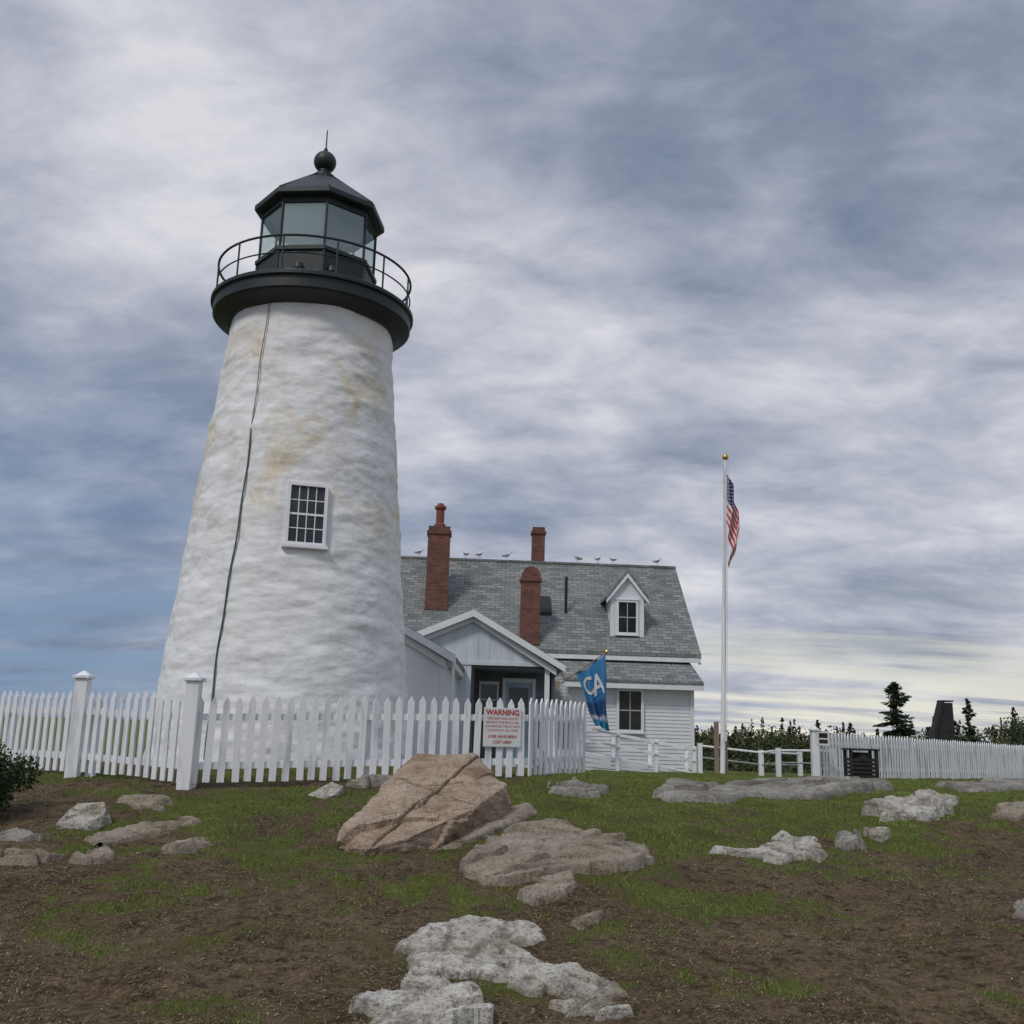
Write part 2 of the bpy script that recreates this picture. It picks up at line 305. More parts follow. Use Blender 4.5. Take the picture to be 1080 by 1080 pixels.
# ------------------------------------------------------------------ rocks
def slab(name,poly,h,mat,seed,st=.014,tilt=(0,0),edge=.03):
    R_=np.random.default_rng(seed*13+1)
    P=np.array(poly,float);x0,y0=P.min(0)-.12;x1,y1=P.max(0)+.12
    xs=np.arange(x0,x1,st);ys_=np.arange(y0,y1,st);x,y=np.meshgrid(xs,ys_)
    area=(x1-x0)*(y1-y0);nc=int(max(7,min(34,area*7+5)));sx=R_.uniform(x0,x1,nc);sy=R_.uniform(y0,y1,nc)
    off=R_.uniform(-1,1,nc);tx=R_.normal(0,.16,nc);ty=R_.normal(0,.16,nc);ex=R_.normal(0,.055,nc);ey=R_.normal(0,.055,nc)
    fx=x+(fbm(x*7,y*7,seed+60,3)-.5)*.07;fy=y+(fbm(x*7,y*7,seed+66,3)-.5)*.07
    u=(fx[...,None]-sx)*1.0+(fy[...,None]-sy)*.5;w_=(fy[...,None]-sy)*.9-(fx[...,None]-sx)*.45
    dd=(u*.62)**2+(w_*1.35)**2;ci=dd.argmin(-1)
    # outline steps at every fracture plate
    wx=x+(fbm(x*5,y*5,seed,4)-.5)*.14+ex[ci];wy=y+(fbm(x*5+50,y*5,seed+3,4)-.5)*.14+ey[ci]
    d=np.full(x.shape,1e9);ins=np.zeros(x.shape,bool)
    for i in range(len(P)):
        a=P[i];b_=P[(i+1)%len(P)];e=b_-a
        t=np.clip(((wx-a[0])*e[0]+(wy-a[1])*e[1])/(e@e),0,1)
        d=np.minimum(d,np.hypot(wx-a[0]-t*e[0],wy-a[1]-t*e[1]))
        cond=((a[1]>wy)!=(b_[1]>wy))&(wx<(b_[0]-a[0])*(wy-a[1])/(b_[1]-a[1]+1e-12)+a[0]);ins^=cond
    d=np.where(ins,d,-d)
    pl=off[ci]*h*.32+np.clip((x-sx[ci])*tx[ci]+(y-sy[ci])*ty[ci],-h*.4,h*.4)
    t=np.clip((d+.01)/edge,0,1)**.6
    hh=h*(.75+.4*fbm(x*1.5,y*1.5,seed+5,2))+pl
    fol=fbm(u[...,0]*2.2,w_[...,0]*13,seed+31,3)
    z=G1(x,y)-.03+(hh+.045)*t+((fol-.5)*.030+(fbm(x*9,y*9,seed+8,4)-.5)*.022+(fbm(x*30,y*30,seed+18,2)-.5)*.010)*t
    z=np.where(d<-.012,z-.07,z)
    V=np.stack([x.ravel(),y.ravel(),z.ravel()],1);ny_,nx_=x.shape
    i=np.arange((nx_-1)*(ny_-1));r_=i//(nx_-1);c_=i%(nx_-1);a=r_*nx_+c_
    F=np.stack([a,a+1,a+nx_+1,a+nx_],1)
    dm=d.ravel();F=F[(dm[F]>-.05).any(1)]
    u,inv=np.unique(F,return_inverse=True);return fast(name,V[u],inv.reshape(F.shape),mat,smooth=False)
slab('flat_rock',[(-0.31,8.9),(-0.25,9.6),(0.14,10.5),(0.54,10.7),(1.04,10.46),(1.37,10.09),(1.24,9.3),(1.05,8.96),(0.57,9.0),(0.25,8.78),(-0.06,8.6)],.065,M_slab,1)
slab('flat_rock',[(0.09,8.31),(0.25,8.6),(0.57,8.85),(0.7,8.78),(0.53,8.28),(0.23,8.03)],.04,M_slab,2)
slab('quartz_ledge',[(-0.61,7.06),(-0.43,7.36),(-0.18,7.59),(0.22,7.42),(0.39,7.28),(0.21,7.07),(0.02,7.06),(0.2,6.78),(0.49,6.56),(0.76,6.31),(0.62,6.17),(0.35,6.21),(0.08,6.33),(-0.14,6.43),(-0.43,6.57),(-0.58,6.75)],.04,M_pale,3,.010,edge=.025)
slab('quartz_ledge',[(-0.79,5.8),(-0.67,6.17),(-0.47,6.33),(-0.25,6.28),(-0.13,6.07),(-0.16,5.65),(-0.74,5.54)],.045,M_pale,4,.010,edge=.025)
slab('quartz_ledge',[(0.16,6.02),(0.3,6.15),(0.62,6.15),(0.66,6.06),(0.39,5.92)],.04,M_pale,5,.010,edge=.025)
slab('pale_rock',[(2.0,9.86),(2.52,10.32),(2.92,10.86),(3.16,10.85),(3.22,10.54),(2.89,10.01),(2.36,9.71)],.05,M_pale,6)
slab('pale_rock',[(4.33,12.3),(4.74,12.9),(5.6,13.8),(5.83,13.43),(5.31,12.46),(4.68,12.01),(4.22,11.8)],.08,M_pale,7)
slab('small_rock',[(3.4,10.67),(3.63,11.0),(3.71,10.9),(3.62,10.57),(3.39,10.43)],.07,M_gray,8,.014)
slab('small_rock',[(3.85,11.15),(4.07,11.3),(4.17,11.2),(3.97,10.98)],.05,M_pale,9,.014)
slab('rock_ledge',[(1.83,12.6),(1.88,12.25),(2.63,12.55),(3.1,13.2),(3.94,13.4),(4.86,14.4),(6.0,16.0),(6.3,17.4),(5.2,16.6),(3.6,15.2),(2.2,13.6)],.10,M_gray,10,.025,edge=.05)
slab('flat_rock',[(0.61,13.0),(0.84,13.4),(1.27,12.84),(1.11,12.34),(0.66,12.31)],.045,M_gray,11)
slab('rock_ledge',[(7.14,16.01),(8.43,16.67),(10.6,20),(11.6,22),(9.5,20.8),(7.6,18.3)],.07,M_gray,12,.035,edge=.06)
slab('rock_ledge',[(5.76,12.41),(6.32,12.9),(6.9,13.3),(6.9,12.6),(6.16,12.23)],.06,M_slab,13)
slab('small_rock',[(0.56,7.55),(0.78,7.83),(0.84,7.75),(0.65,7.46)],.03,M_slab,14,.012)
slab('flat_rock',[(-4.56,9.67),(-4.48,9.9),(-4.1,9.63),(-4.16,9.46)],.05,M_gray,15)
slab('flat_rock',[(-4.03,11.0),(-3.87,11.2),(-3.49,11.12),(-3.77,10.9)],.05,M_slab,16)
slab('small_rock',[(-4.3,8.95),(-3.86,9.18),(-3.83,8.93)],.04,M_slab,17)
slab('small_rock',[(-3.7,9.05),(-3.57,9.28),(-3.43,9.17),(-3.52,8.96)],.05,M_slab,18)
slab('small_rock',[(-3.05,9.45),(-2.83,9.75),(-2.71,9.59),(-2.91,9.29)],.04,M_slab,19)
slab('flat_rock',[(-3.87,9.8),(-3.14,10.53),(-3.0,10.3),(-3.67,9.65)],.04,M_slab,20)
slab('small_rock',[(3.98,8.3),(4.26,8.57),(4.2,8.2)],.04,M_gray,21)
slab('flat_rock',[(-1.9,12.4),(-1.7,13.1),(-.9,13.2),(-1.2,12.5)],.08,M_gray,22)
def hullrock(name,pts,mat,vox,amp,seed,parent=None,nc=16,grooves=()):
    R_=np.random.default_rng(seed)
    bm=bmesh.new()
    for p in pts:bm.verts.new(p)
    r=bmesh.ops.convex_hull(bm,input=bm.verts);bmesh.ops.delete(bm,geom=[e for e in r['geom_interior'] if isinstance(e,bmesh.types.BMVert)],context='VERTS')
    me=bpy.data.meshes.new('t');bm.to_mesh(me);bm.free();o=bpy.data.objects.new('t',me);C.objects.link(o)
    md=o.modifiers.new('r','REMESH');md.mode='VOXEL';md.voxel_size=vox
    dg=bpy.context.evaluated_depsgraph_get();m2=bpy.data.meshes.new_from_object(o.evaluated_get(dg));bpy.data.objects.remove(o)
    n=len(m2.vertices);co=np.zeros(n*3);m2.vertices.foreach_get('co',co);co=co.reshape(-1,3)
    no=np.zeros(n*3);m2.vertices.foreach_get('normal',no);no=no.reshape(-1,3)
    wob=np.stack([n3(co,4,seed+k_,3)-.5 for k_ in (100,120,140)],1)*.22
    lo,hi=co.min(0),co.max(0);S=R_.uniform(lo,hi,(nc,3));off=R_.uniform(-1,1,nc);tn=R_.normal(0,.35,(nc,3))
    pp=(co+wob)[:,None,:]-S[None];ax=np.array([[.85,.5,0],[-.5,.85,.35],[.1,-.35,.9]])
    pr=pp@ax.T;dd=(pr[...,0]*.6)**2+(pr[...,1]*1.1)**2+(pr[...,2]*1.6)**2;ci=dd.argmin(1)
    til=np.clip(((co-S[ci])*tn[ci]).sum(1),-.5,.5)
    fol=fbm(co[:,0]*1.6+co[:,1]*.9,(co[:,1]*.8-co[:,0]*.5+co[:,2]*1.6)*8,seed+77,3)
    dsp=off[ci]*amp*.6+til*amp*1.2+(n3(co,2.2,seed+40,4)-.5)*amp*1.8+(n3(co,11,seed+50,3)-.5)*amp*1.0+(fol-.5)*amp*.7
    for (a,b_,c_,d_,w_,dep) in grooves:
        dist=np.abs(co[:,0]*a+co[:,1]*b_+co[:,2]*c_-d_+wob[:,0]*.35);dsp-=dep*(1-ss(0,w_,dist))
    co+=no*dsp[:,None];m2.vertices.foreach_set('co',co.ravel())
    for p in m2.polygons:p.use_smooth=False
    m2.materials.clear();m2.materials.append(mat);m2.update();m2.name=name
    return link(bpy.data.objects.new(name,m2),parent)
bo=empty('boulder')
hullrock('upper_slab',[(-1.38,9.45,-1.25),(-1.15,9.22,-1.3),(-.80,9.50,-1.25),(.0,11.0,-1.1),(.1,11.5,-1.1),(-1.45,9.72,-.95),(-1.5,9.6,-1.12),(-1.27,11,-.62),(-.98,11.45,-.33),(-.345,11.55,-.31),(.02,11.0,-.60),
  (-.86,9.42,-.99),(-.285,10.15,-.78),(-1.3,12.3,-1.0),(0,12.4,-1.0),(-1.2,9.18,-1.06)],M_bould,.013,.055,3,bo,18,((.93,-.36,0,-4.42,.022,.07),(.55,.83,0,8.35,.016,.045)))
hullrock('lower_slab',[(-.75,9.4,-1.3),(-.6,9.7,-1.1),(-.25,10.0,-1.02),(.16,10.8,-.88),(.38,11.1,-.88),(.3,11.6,-.8),(.2,10.9,-1.1),(-.2,10,-1.25),(0,12,-.8),(-.5,12,-.9)],M_slab,.014,.03,8,bo)
hullrock('white_rock',[(-4.3,10.15,-1.3),(-3.95,10.1,-1.3),(-3.85,10.6,-1.25),(-4.45,10.6,-1.2),(-4.33,10.2,-1.02),(-4.25,10.45,-.86),(-4.0,10.5,-.84),(-3.92,10.35,-.92),(-4.0,10.15,-1.05),(-4.2,10.8,-1.1)],M_pale,.012,.024,11,None,8)
hullrock('white_rock',[(-2.35,11.75,-1.0),(-1.95,11.7,-1.0),(-1.85,12.2,-.95),(-2.2,12.4,-.95),(-2.25,11.9,-.83),(-2.0,12.1,-.68),(-1.86,12.1,-.72),(-1.95,11.8,-.85)],M_pale,.012,.022,12,None,7)
# ------------------------------------------------------------------ lighthouse
TX,TY=-3.79,17.5
lh=empty('lighthouse')
FA=math.atan2(-TY,-TX);wa=FA+math.radians(4);zc=3.24
def TR(z): return 2.05-(z-.72)*.0956
na,nz=360,340
zz=np.linspace(-.95,7.10,nz);aa=np.linspace(-math.pi,math.pi,na,endpoint=False)
A,ZZ=np.meshgrid(aa,zz);R=TR(ZZ)
def seam(A,Zv,fa,fz,s):
    w=(A/(2*math.pi))+.5;n1=fbm(w*fa*12.5,Zv*fz,s,3);n2=fbm((w-1)*fa*12.5,Zv*fz,s,3);t=ss(.9,1,w);return n1*(1-t)+n2*t
dsp=(seam(A,ZZ,1.2,3.0,5)-.5)*.070+(seam(A,ZZ,3.2,7,9)-.5)*.030+(seam(A,ZZ,.6,.8,15)-.5)*.05
dA=np.abs((A-wa+math.pi)%(2*math.pi)-math.pi)*1.8
win=(1-ss(.30,.46,dA))*(1-ss(.52,.70,np.abs(ZZ-zc)))
R=R+dsp*(1-win)-.05*win
V=np.stack([TX+R*np.cos(A),TY+R*np.sin(A),ZZ],2).reshape(-1,3)
i=np.arange((nz-1)*na);r_=i//na;c_=i%na
F=np.stack([r_*na+c_,r_*na+(c_+1)%na,(r_+1)*na+(c_+1)%na,(r_+1)*na+c_],1)
fast('tower_wall',V,F,M_tower,lh,smooth=True)
mb=MB();mb.lathe([(1.3,6.98),(1.50,7.0),(1.56,7.03),(1.62,7.06),(1.76,7.12),(1.79,7.15),(1.79,7.34),(1.84,7.36),(1.84,7.42),(1.80,7.45),(.9,7.46)],TX,TY,96);mb.out('gallery_deck',M_black,lh)
mb=MB()
for z,r in ((8.08,.022),(7.76,.014)):
    n=72
    for i in range(n):
        a=2*math.pi*i/n;b_=2*math.pi*(i+1)/n
        mb.tube((TX+1.76*math.cos(a),TY+1.76*math.sin(a),z),(TX+1.76*math.cos(b_),TY+1.76*math.sin(b_),z),r,n=6)
for i in range(12):
    a=FA+2*math.pi*(i+.35)/12
    mb.tube((TX+1.76*math.cos(a),TY+1.76*math.sin(a),7.44),(TX+1.76*math.cos(a),TY+1.76*math.sin(a),8.08),.018,n=6)
mb.out('gallery_railing',M_black,lh)
ph=FA+math.radians(5)
mb=MB();mb.lathe([(.0,7.455),(1.12,7.455),(1.12,7.55),(1.09,7.56),(1.09,8.17),(1.13,8.19),(1.13,8.26),(1.0,8.262),(0,8.262)],TX,TY,8,ph);
for i in range(8):
    a=ph+math.pi/4*i;mb.tube((TX+1.09*math.cos(a),TY+1.09*math.sin(a),7.5),(TX+1.09*math.cos(a),TY+1.09*math.sin(a),8.2),.025,n=6)
for k_ in (-.3,.25):
    a=FA+k_;mb.lathe([(0,7.70),(.07,7.71),(.09,7.8),(.07,7.89),(0,7.9)],TX+1.07*math.cos(a),TY+1.07*math.sin(a),12)
mb.out('lantern_parapet',M_black,lh)
mb=MB()
def oc(r,i,z): a=ph+math.pi/4*i;return (TX+r*math.cos(a),TY+r*math.sin(a),z)
for i in range(8):
    mb.tube(oc(1.06,i,8.2),oc(1.06,i,9.2),.026,n=6)
    for z in (8.27,9.14):mb.tube(oc(1.06,i,z),oc(1.06,i+1,z),.024,n=6)
mb.out('lantern_mullions',M_black,lh)
for i in range(8):
    mb=MB();mb.add([oc(1.05,i,8.26),oc(1.05,i+1,8.26),oc(1.05,i+1,9.16),oc(1.05,i,9.16)],[(0,1,2,3)]);mb.out('lantern_pane',M_lpale if i in (7,) else M_lglass,lh)
mb=MB();mb.lathe([(.98,9.115),(1.0,9.12),(1.07,9.14),(1.07,9.22),(1.2,9.25),(1.22,9.27),(1.22,9.36),(1.18,9.38),(.62,9.86),(.2,10.16)],TX,TY,8,ph)
for i in range(8):mb.tube(oc(1.18,i,9.385),oc(.2,i,10.17),.02,n=6)
mb.out('lantern_roof',M_black,lh)
mb=MB();mb.lathe([(0,9.75),(.3,9.70),(.98,9.2)],TX,TY,8,ph);mb.out('lantern_ceiling',M_white,lh)
ap=[(.20,10.14),(.22,10.19),(.15,10.22),(.10,10.28),(.13,10.31),(.10,10.33)]+[(.215*math.sin(t),10.51-.215*math.cos(t)) for t in np.linspace(.35,math.pi-.1,12)]+[(.05,10.73),(.03,10.8),(.014,10.82),(.012,11.18),(0,11.21)]
mb=MB();mb.lathe(ap,TX,TY,32);mb.out('ventilator_ball',M_black,lh,smooth=True)
mb=MB();mb.lathe([(0,8.27),(.22,8.3),(.22,8.42),(.3,8.5),(.33,8.7),(.3,8.9),(.18,9.0),(0,9.02)],TX,TY,24);mb.out('lens',M_lpale,lh,smooth=True)
Rw=TR(zc)
rad=Vector((math.cos(wa),math.sin(wa),0));tan=Vector((-math.sin(wa),math.cos(wa),0))
tilt=math.atan(.0956);upv=(Vector((0,0,1))*math.cos(tilt)-rad*math.sin(tilt));outv=(rad*math.cos(tilt)+Vector((0,0,1))*math.sin(tilt))
WM=Matrix(((tan.x,-outv.x,upv.x,TX+rad.x*Rw),(tan.y,-outv.y,upv.y,TY+rad.y*Rw),(tan.z,-outv.z,upv.z,zc),(0,0,0,1)))
def window(pref,T,w,h,parent,cols=2,rows=2,fw=.07,proud=.05,sill=True):
    mb=MB(T);f=MB(T)
    a=w/2;b_=h/2
    mb.box(-a-fw,-a,-proud,.10,-b_-fw,b_+fw);mb.box(a,a+fw,-proud,.10,-b_-fw,b_+fw)
    mb.box(-a,a,-proud,.10,b_,b_+fw);mb.box(-a,a,-proud,.10,-b_-fw,-b_)
    if sill:mb.box(-a-fw-.03,a+fw+.03,-proud-.04,.05,-b_-fw-.04,-b_-fw-.002)
    if sill:mb.box(-a-fw-.02,a+fw+.02,-proud-.02,.05,b_+fw+.002,b_+fw+.03)
    mb.box(-a,a,-proud+.03,.0,-.018,.018)
    for i in range(1,cols):
        x=-a+w*i/cols;mb.box(x-.008,x+.008,-proud+.034,.0,-b_,b_)
    for i in range(1,rows):
        z=-b_+h*i/rows
        if abs(z)>.02:mb.box(-a,a,-proud+.036,.0,z-.008,z+.008)
    mb.out(pref+'_frame',M_white,parent)
    f.box(-a,a,-proud+.05,.02,-b_,b_);f.out(pref+'_pane',M_glass,parent)
window('tower_window',WM,.54,.94,lh,4,4,.05,.035,sill=False)
mb=MB(WM);mb.box(-.36,.36,-.075,.05,-.57,-.522);mb.out('tower_window_sill',M_white,lh)
mb=MB();pts=[]
for i in range(70):
    z=7.0-i*(7.6/69);ang=FA-math.radians(30.5)-.012*math.sin(z*1.3)+.005*math.sin(z*5);r=TR(z)+.022
    pts.append((TX+r*math.cos(ang),TY+r*math.sin(ang),z))
for i in range(21):mb.tube(pts[i],pts[i+1],.010,n=6)
mb.out('downlead_upper',M_rust,lh)
mb=MB()
for i in range(21,69):mb.tube(pts[i],pts[i+1],.015,n=6)
mb.out('downlead',M_cable,lh)
# ------------------------------------------------------------------ keeper's house
hs=empty('white_house')
HM=Matrix.Translation((6.15,32.8,0))@Matrix.Rotation(math.radians(3),4,'Z')
sl=(5.94-2.51)/3.8
def lap(T,x0,x1,z0,z1,y,step=.11,d=.018):
    v=[];f=[];z=z0;kx=0
    while z<z1-.001:
        zt=min(z+step,z1);v+=[(x0,y-d,z),(x1,y-d,z),(x1,y,zt),(x0,y,zt),(x0,y,z),(x1,y,z)];f+=[(kx,kx+1,kx+2,kx+3),(kx,kx+4,kx+5,kx+1)];kx+=6;z=zt
    return v,f
mb=MB(HM);mb.prism([(.35,-1.6),(.35,2.65),(3.8,5.8),(7.25,2.65),(7.25,-1.6)],'x',-12.8,-.25);mb.out('main_walls',M_wall,hs)
mb=MB(HM);v,f=lap(HM,-12.8,-.25,-1.5,2.42,.33);mb.add(v,f);mb.out('main_siding',M_wall,hs)
mb=MB(HM);t_=.13
mb.prism([(-.02,2.49),(3.8,2.49+3.82*sl),(7.62,2.49),(7.62,2.49-t_),(3.8,2.49+3.82*sl-t_*1.3),(-.02,2.49-t_)],'x',-13,.12);mb.out('main_roof',M_roof,hs)
mb=MB(HM);mb.box(-13,.10,-.05,.05,2.22,2.355);mb.box(-13,.08,.0501,.32,2.26,2.30);mb.box(-12.8,-.25,.27,.30,2.08,2.255)
mb.prism([(-.02,2.35),(3.8,2.34+3.82*sl-.05),(3.8,2.14+3.82*sl-.05),(-.02,2.15)],'x',.03,.11)
mb.box(-.35,-.20,.25,.45,-1.5,2.25)
mb.out('eaves_trim',M_white,hs)
mb=MB(HM);mb.box(-13,.12,3.7,3.9,2.49+3.82*sl-.06,2.49+3.82*sl+.03);mb.out('ridge_cap',M_roof,hs)
mb=MB(HM);mb.box(-4.25,-.45,-1.2,.34,-1.6,1.5);mb.out('bay_core',M_wall,hs)
mb=MB(HM);v,f=lap(HM,-4.25,-.45,-1.5,1.36,-1.205);mb.add(v,f);mb.out('bay_siding',M_wall,hs)
mb=MB(HM);mb.prism([(-1.6,1.52),(.34,2.28),(.34,2.16),(-1.6,1.40)],'x',-4.5,-.2);mb.out('bay_roof',M_roof,hs)
mb=MB(HM);mb.box(-4.5,-.2,-1.62,-1.54,1.27,1.41);mb.box(-4.45,-.25,-1.54,-1.2,1.30,1.36);mb.box(-.55,-.42,-1.25,-1.1,-1.5,1.29);mb.box(-4.3,-4.17,-1.25,-1.1,-1.5,1.29)
mb.out('bay_trim',M_white,hs)
window('bay_window',HM@Matrix.Translation((-2.42,-1.28,.62)),.68,1.16,hs,2,2,.08,.03)
DM=HM@Matrix.Translation((-2.2,.62,0))
mb=MB(DM);mb.prism([(-.52,2.9),(.52,2.9),(.52,4.42),(0,5.08),(-.52,4.42)],'y',0,3.0);mb.out('dormer_walls',M_wall,hs)
mb=MB(DM)
for s_ in (-1,1):
    mb.prism([(0,5.28),(s_*.72,4.36),(s_*.72,4.26),(0,5.16)],'y',-.12,3.1)
mb.out('dormer_roof',M_roof,hs)
mb=MB(DM)
for s_ in (-1,1):
    mb.prism([(0,5.15),(s_*.70,4.25),(s_*.70,4.13),(0,5.0)],'y',-.14,-.01)
mb.box(-.56,-.44,-.02,.1,3.0,4.3);mb.box(.44,.56,-.02,.1,3.0,4.3);mb.box(-.43,.43,-.015,.1,4.24,4.32)
mb.out('dormer_trim',M_white,hs)
window('dormer_window',DM@Matrix.Translation((0,-.04,3.68)),.58,1.0,hs,2,2,.07,.03)
mb=MB(HM)
zs=lambda y:2.49+(y+.02)*sl
mb.prism([(1.35,zs(1.35)+.02),(2.05,zs(2.05)+.02),(2.05,zs(2.05)+.12),(1.35,zs(1.35)+.12)],'x',-5.05,-4.65);mb.out('skylight',M_dark,hs)
mb=MB(HM);mb.tube((-4.15,1.5,3.7),(-4.15,1.5,5.1),.05);mb.out('vent_pipe',M_iron,hs)
def chimney(nm,cx,cy,w,z0,z1,cap='flat'):
    mb=MB(HM);a=w/2;mb.box(cx-a,cx+a,cy-a*.85,cy+a*.85,z0,z1-.28);mb.box(cx-a-.04,cx+a+.04,cy-a*.85-.04,cy+a*.85+.04,z1-.279,z1-.16);mb.box(cx-a+.01,cx+a-.01,cy-a*.8,cy+a*.8,z1-.159,z1)
    mb.out(nm,M_brick,hs,bevel=.008)
    mb=MB(HM);mb.box(cx-a-.03,cx+a+.03,cy-a*.85-.03,cy+a*.85+.03,zs(cy-a)-.35,zs(cy-a)+.06)
    if cy<3:mb.out(nm+'_flashing',M_iron,hs)
    if cap=='pot':
        mb=MB(HM);mb.lathe([(.2,z1-.01),(.2,z1+.1),(.14,z1+.15),(.14,z1+.62),(.2,z1+.66),(.2,z1+.74),(.13,z1+.78),(.1,z1+.85),(0,z1+.86)],cx,cy,16);mb.out(nm+'_pot',M_pot,hs)
    if cap=='round':
        mb=MB(HM);mb.prism([(cx-a+.03,z1),(cx-a*.7,z1+.14),(cx-a*.2,z1+.22),(cx+a*.2,z1+.22),(cx+a*.7,z1+.14),(cx+a-.03,z1)],'y',cy-a*.8+.01,cy+a*.8-.01);mb.out(nm+'_cap',M_brick,hs)
chimney('chimney',-8.55,1.75,.76,3.0,6.68,'pot')
chimney('chimney_2',-5.45,.4,.62,1.8,4.98,'round')
chimney('chimney_3',-4.85,5.2,.48,4.0,7.5)
mb=MB();Yf=27.0
mb.prism([(-3.0,-1.6),(-.96,-1.6),(-.96,1.62),(1.25,1.62),(1.25,1.72),(-.94,2.92),(-3.0,2.05)],'y',Yf,Yf+.12)
mb.box(-3.0,-.96,Yf+.12,Yf+6,-1.6,1.9);mb.box(1.13,1.25,Yf+1.8,Yf+6,-1.6,1.6)
mb.out('ell_walls',M_blue,hs)
mb=MB()
for i in range(14):
    x=-2.9+i*.3;zt=(2.92-(x+.94)*.548 if x>-.94 else 2.92+(x+.94)*.42)-.05
    mb.box(x-.012,x+.012,Yf-.012,Yf+.01,1.75 if x>-.96 else -1.5,zt)
mb.box(-3.0,1.25,Yf-.03,Yf-.001,1.60,1.70)
mb.out('ell_battens',M_blue,hs)
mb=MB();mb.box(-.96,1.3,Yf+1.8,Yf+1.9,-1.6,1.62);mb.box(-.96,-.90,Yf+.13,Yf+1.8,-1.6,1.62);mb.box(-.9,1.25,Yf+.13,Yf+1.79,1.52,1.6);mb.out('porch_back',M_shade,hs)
mb=MB();mb.box(1.0,1.13,Yf+.0,Yf+.13,-1.5,1.615);mb.box(-.96,.99,Yf-.0,Yf+.13,-1.5,-.95)
mb.box(-.12,-.03,Yf+1.7,Yf+1.8,-1.2,1.25);mb.box(.72,.81,Yf+1.7,Yf+1.8,-1.2,1.25);mb.box(-.12,.81,Yf+1.69,Yf+1.8,1.25,1.36)
mb.out('porch_post',M_white,hs)
mb=MB();mb.box(-.03,.72,Yf+1.74,Yf+1.79,-1.2,1.25);mb.out('door',M_door,hs)
mb=MB();mb.box(.08,.61,Yf+1.72,Yf+1.76,.25,1.1);mb.out('door_glass',M_glass,hs)
window('porch_window',Matrix.Translation((-.5,Yf+1.76,.75)),.45,.85,hs,1,2,.05,.04)
def gable_roof(nm,xl,zl,xp,zp,xr,zr,y0,y1,t=.1,fw=.17):
    mb=MB();mb.prism([(xp,zp),(xr,zr),(xr,zr-t),(xp,zp-t)],'y',y0,y1);mb.prism([(xp,zp),(xp,zp-t),(xl,zl-t),(xl,zl)],'y',y0,y1);mb.out(nm,M_roof,hs)
    mb=MB();a=.03
    mb.prism([(xp,zp-.015),(xr+a,zr-.03),(xr+a,zr-.03-fw),(xp,zp-fw-.03)],'y',y0-.06,y0-.003);mb.prism([(xp,zp-.015),(xp,zp-fw-.03),(xl-a,zl-.03-fw),(xl-a,zl-.03)],'y',y0-.06,y0-.003)
    f2=fw+.09
    mb.prism([(xp,zp-fw),(xr-.2,zr-fw+.06),(xr-.2,zr-f2-.02),(xp,zp-f2-.06)],'y',y0+.1,y0+.23);mb.prism([(xp,zp-fw),(xp,zp-f2-.06),(xl+.2,zl-f2),(xl+.2,zl-fw+.08)],'y',y0+.1,y0+.23)
    mb.out(nm+'_rake_boards',M_white,hs)
gable_roof('ell_roof',-3.3,2.05,-.94,3.06,1.5,1.66,26.76,34.3)
mb=MB();mb.prism([(-5.3,-1.4),(-1.32,-1.4),(-1.32,1.42),(-3.4,2.6),(-5.3,1.5)],'y',22.0,27.0);mb.out('entry_walls',M_wall,hs)
gable_roof('entry_roof',-5.6,1.5,-3.4,2.74,-1.14,1.50,21.8,27.02)
mb=MB();mb.box(-1.45,-1.3,21.97,22.1,-1.3,1.4);mb.box(-1.322,-1.16,22,27,1.25,1.4);mb.out('entry_trim',M_white,hs)
mb=MB();mb.tube((-1.17,21.95,1.38),(-1.17,21.95,-.9),.035);mb.out('downpipe',M_white,hs)
# ------------------------------------------------------------------ ramp with railing
rp=empty('access_ramp')
x0,x1,z0,z1=1.95,4.95,-.55,-1.0;Yr=27.0
lin=lambda x:z0+(z1-z0)*(x-x0)/(x1-x0)
mb=MB()
for i in range(5):
    o=-i*.13
    mb.prism([(x0,z0+o-.01),(x1,z1+o*.3-.01),(x1,z1+o*.3-.115*.3),(x0,z0+o-.12)],'y',Yr-.02-.004*i,Yr+.03)
mb.prism([(x0,z0),(x1,z1),(x1,z1-.04),(x0,z0-.04)],'y',Yr+.03,Yr+1.2)
mb.box(x0-1.2,x0,Yr,Yr+1.25,-1.3,z0-.001)
mb.out('ramp_deck',M_wall,rp)
mb=MB()
for yy in (Yr-.03,Yr+1.2):
    for i in range(4):
        x=x0+(x1-x0)*i/3;mb.box(x-.05,x+.05,yy-.05,yy+.05,-1.4,lin(x)+.66)
    for h_ in (.6,.3):
        mb.prism([(x0,z0+h_+.03),(x1,z1+h_+.03),(x1,z1+h_-.03),(x0,z0+h_-.03)],'y',yy-.085,yy-.051)
mb.out('ramp_railing',M_fence,rp)
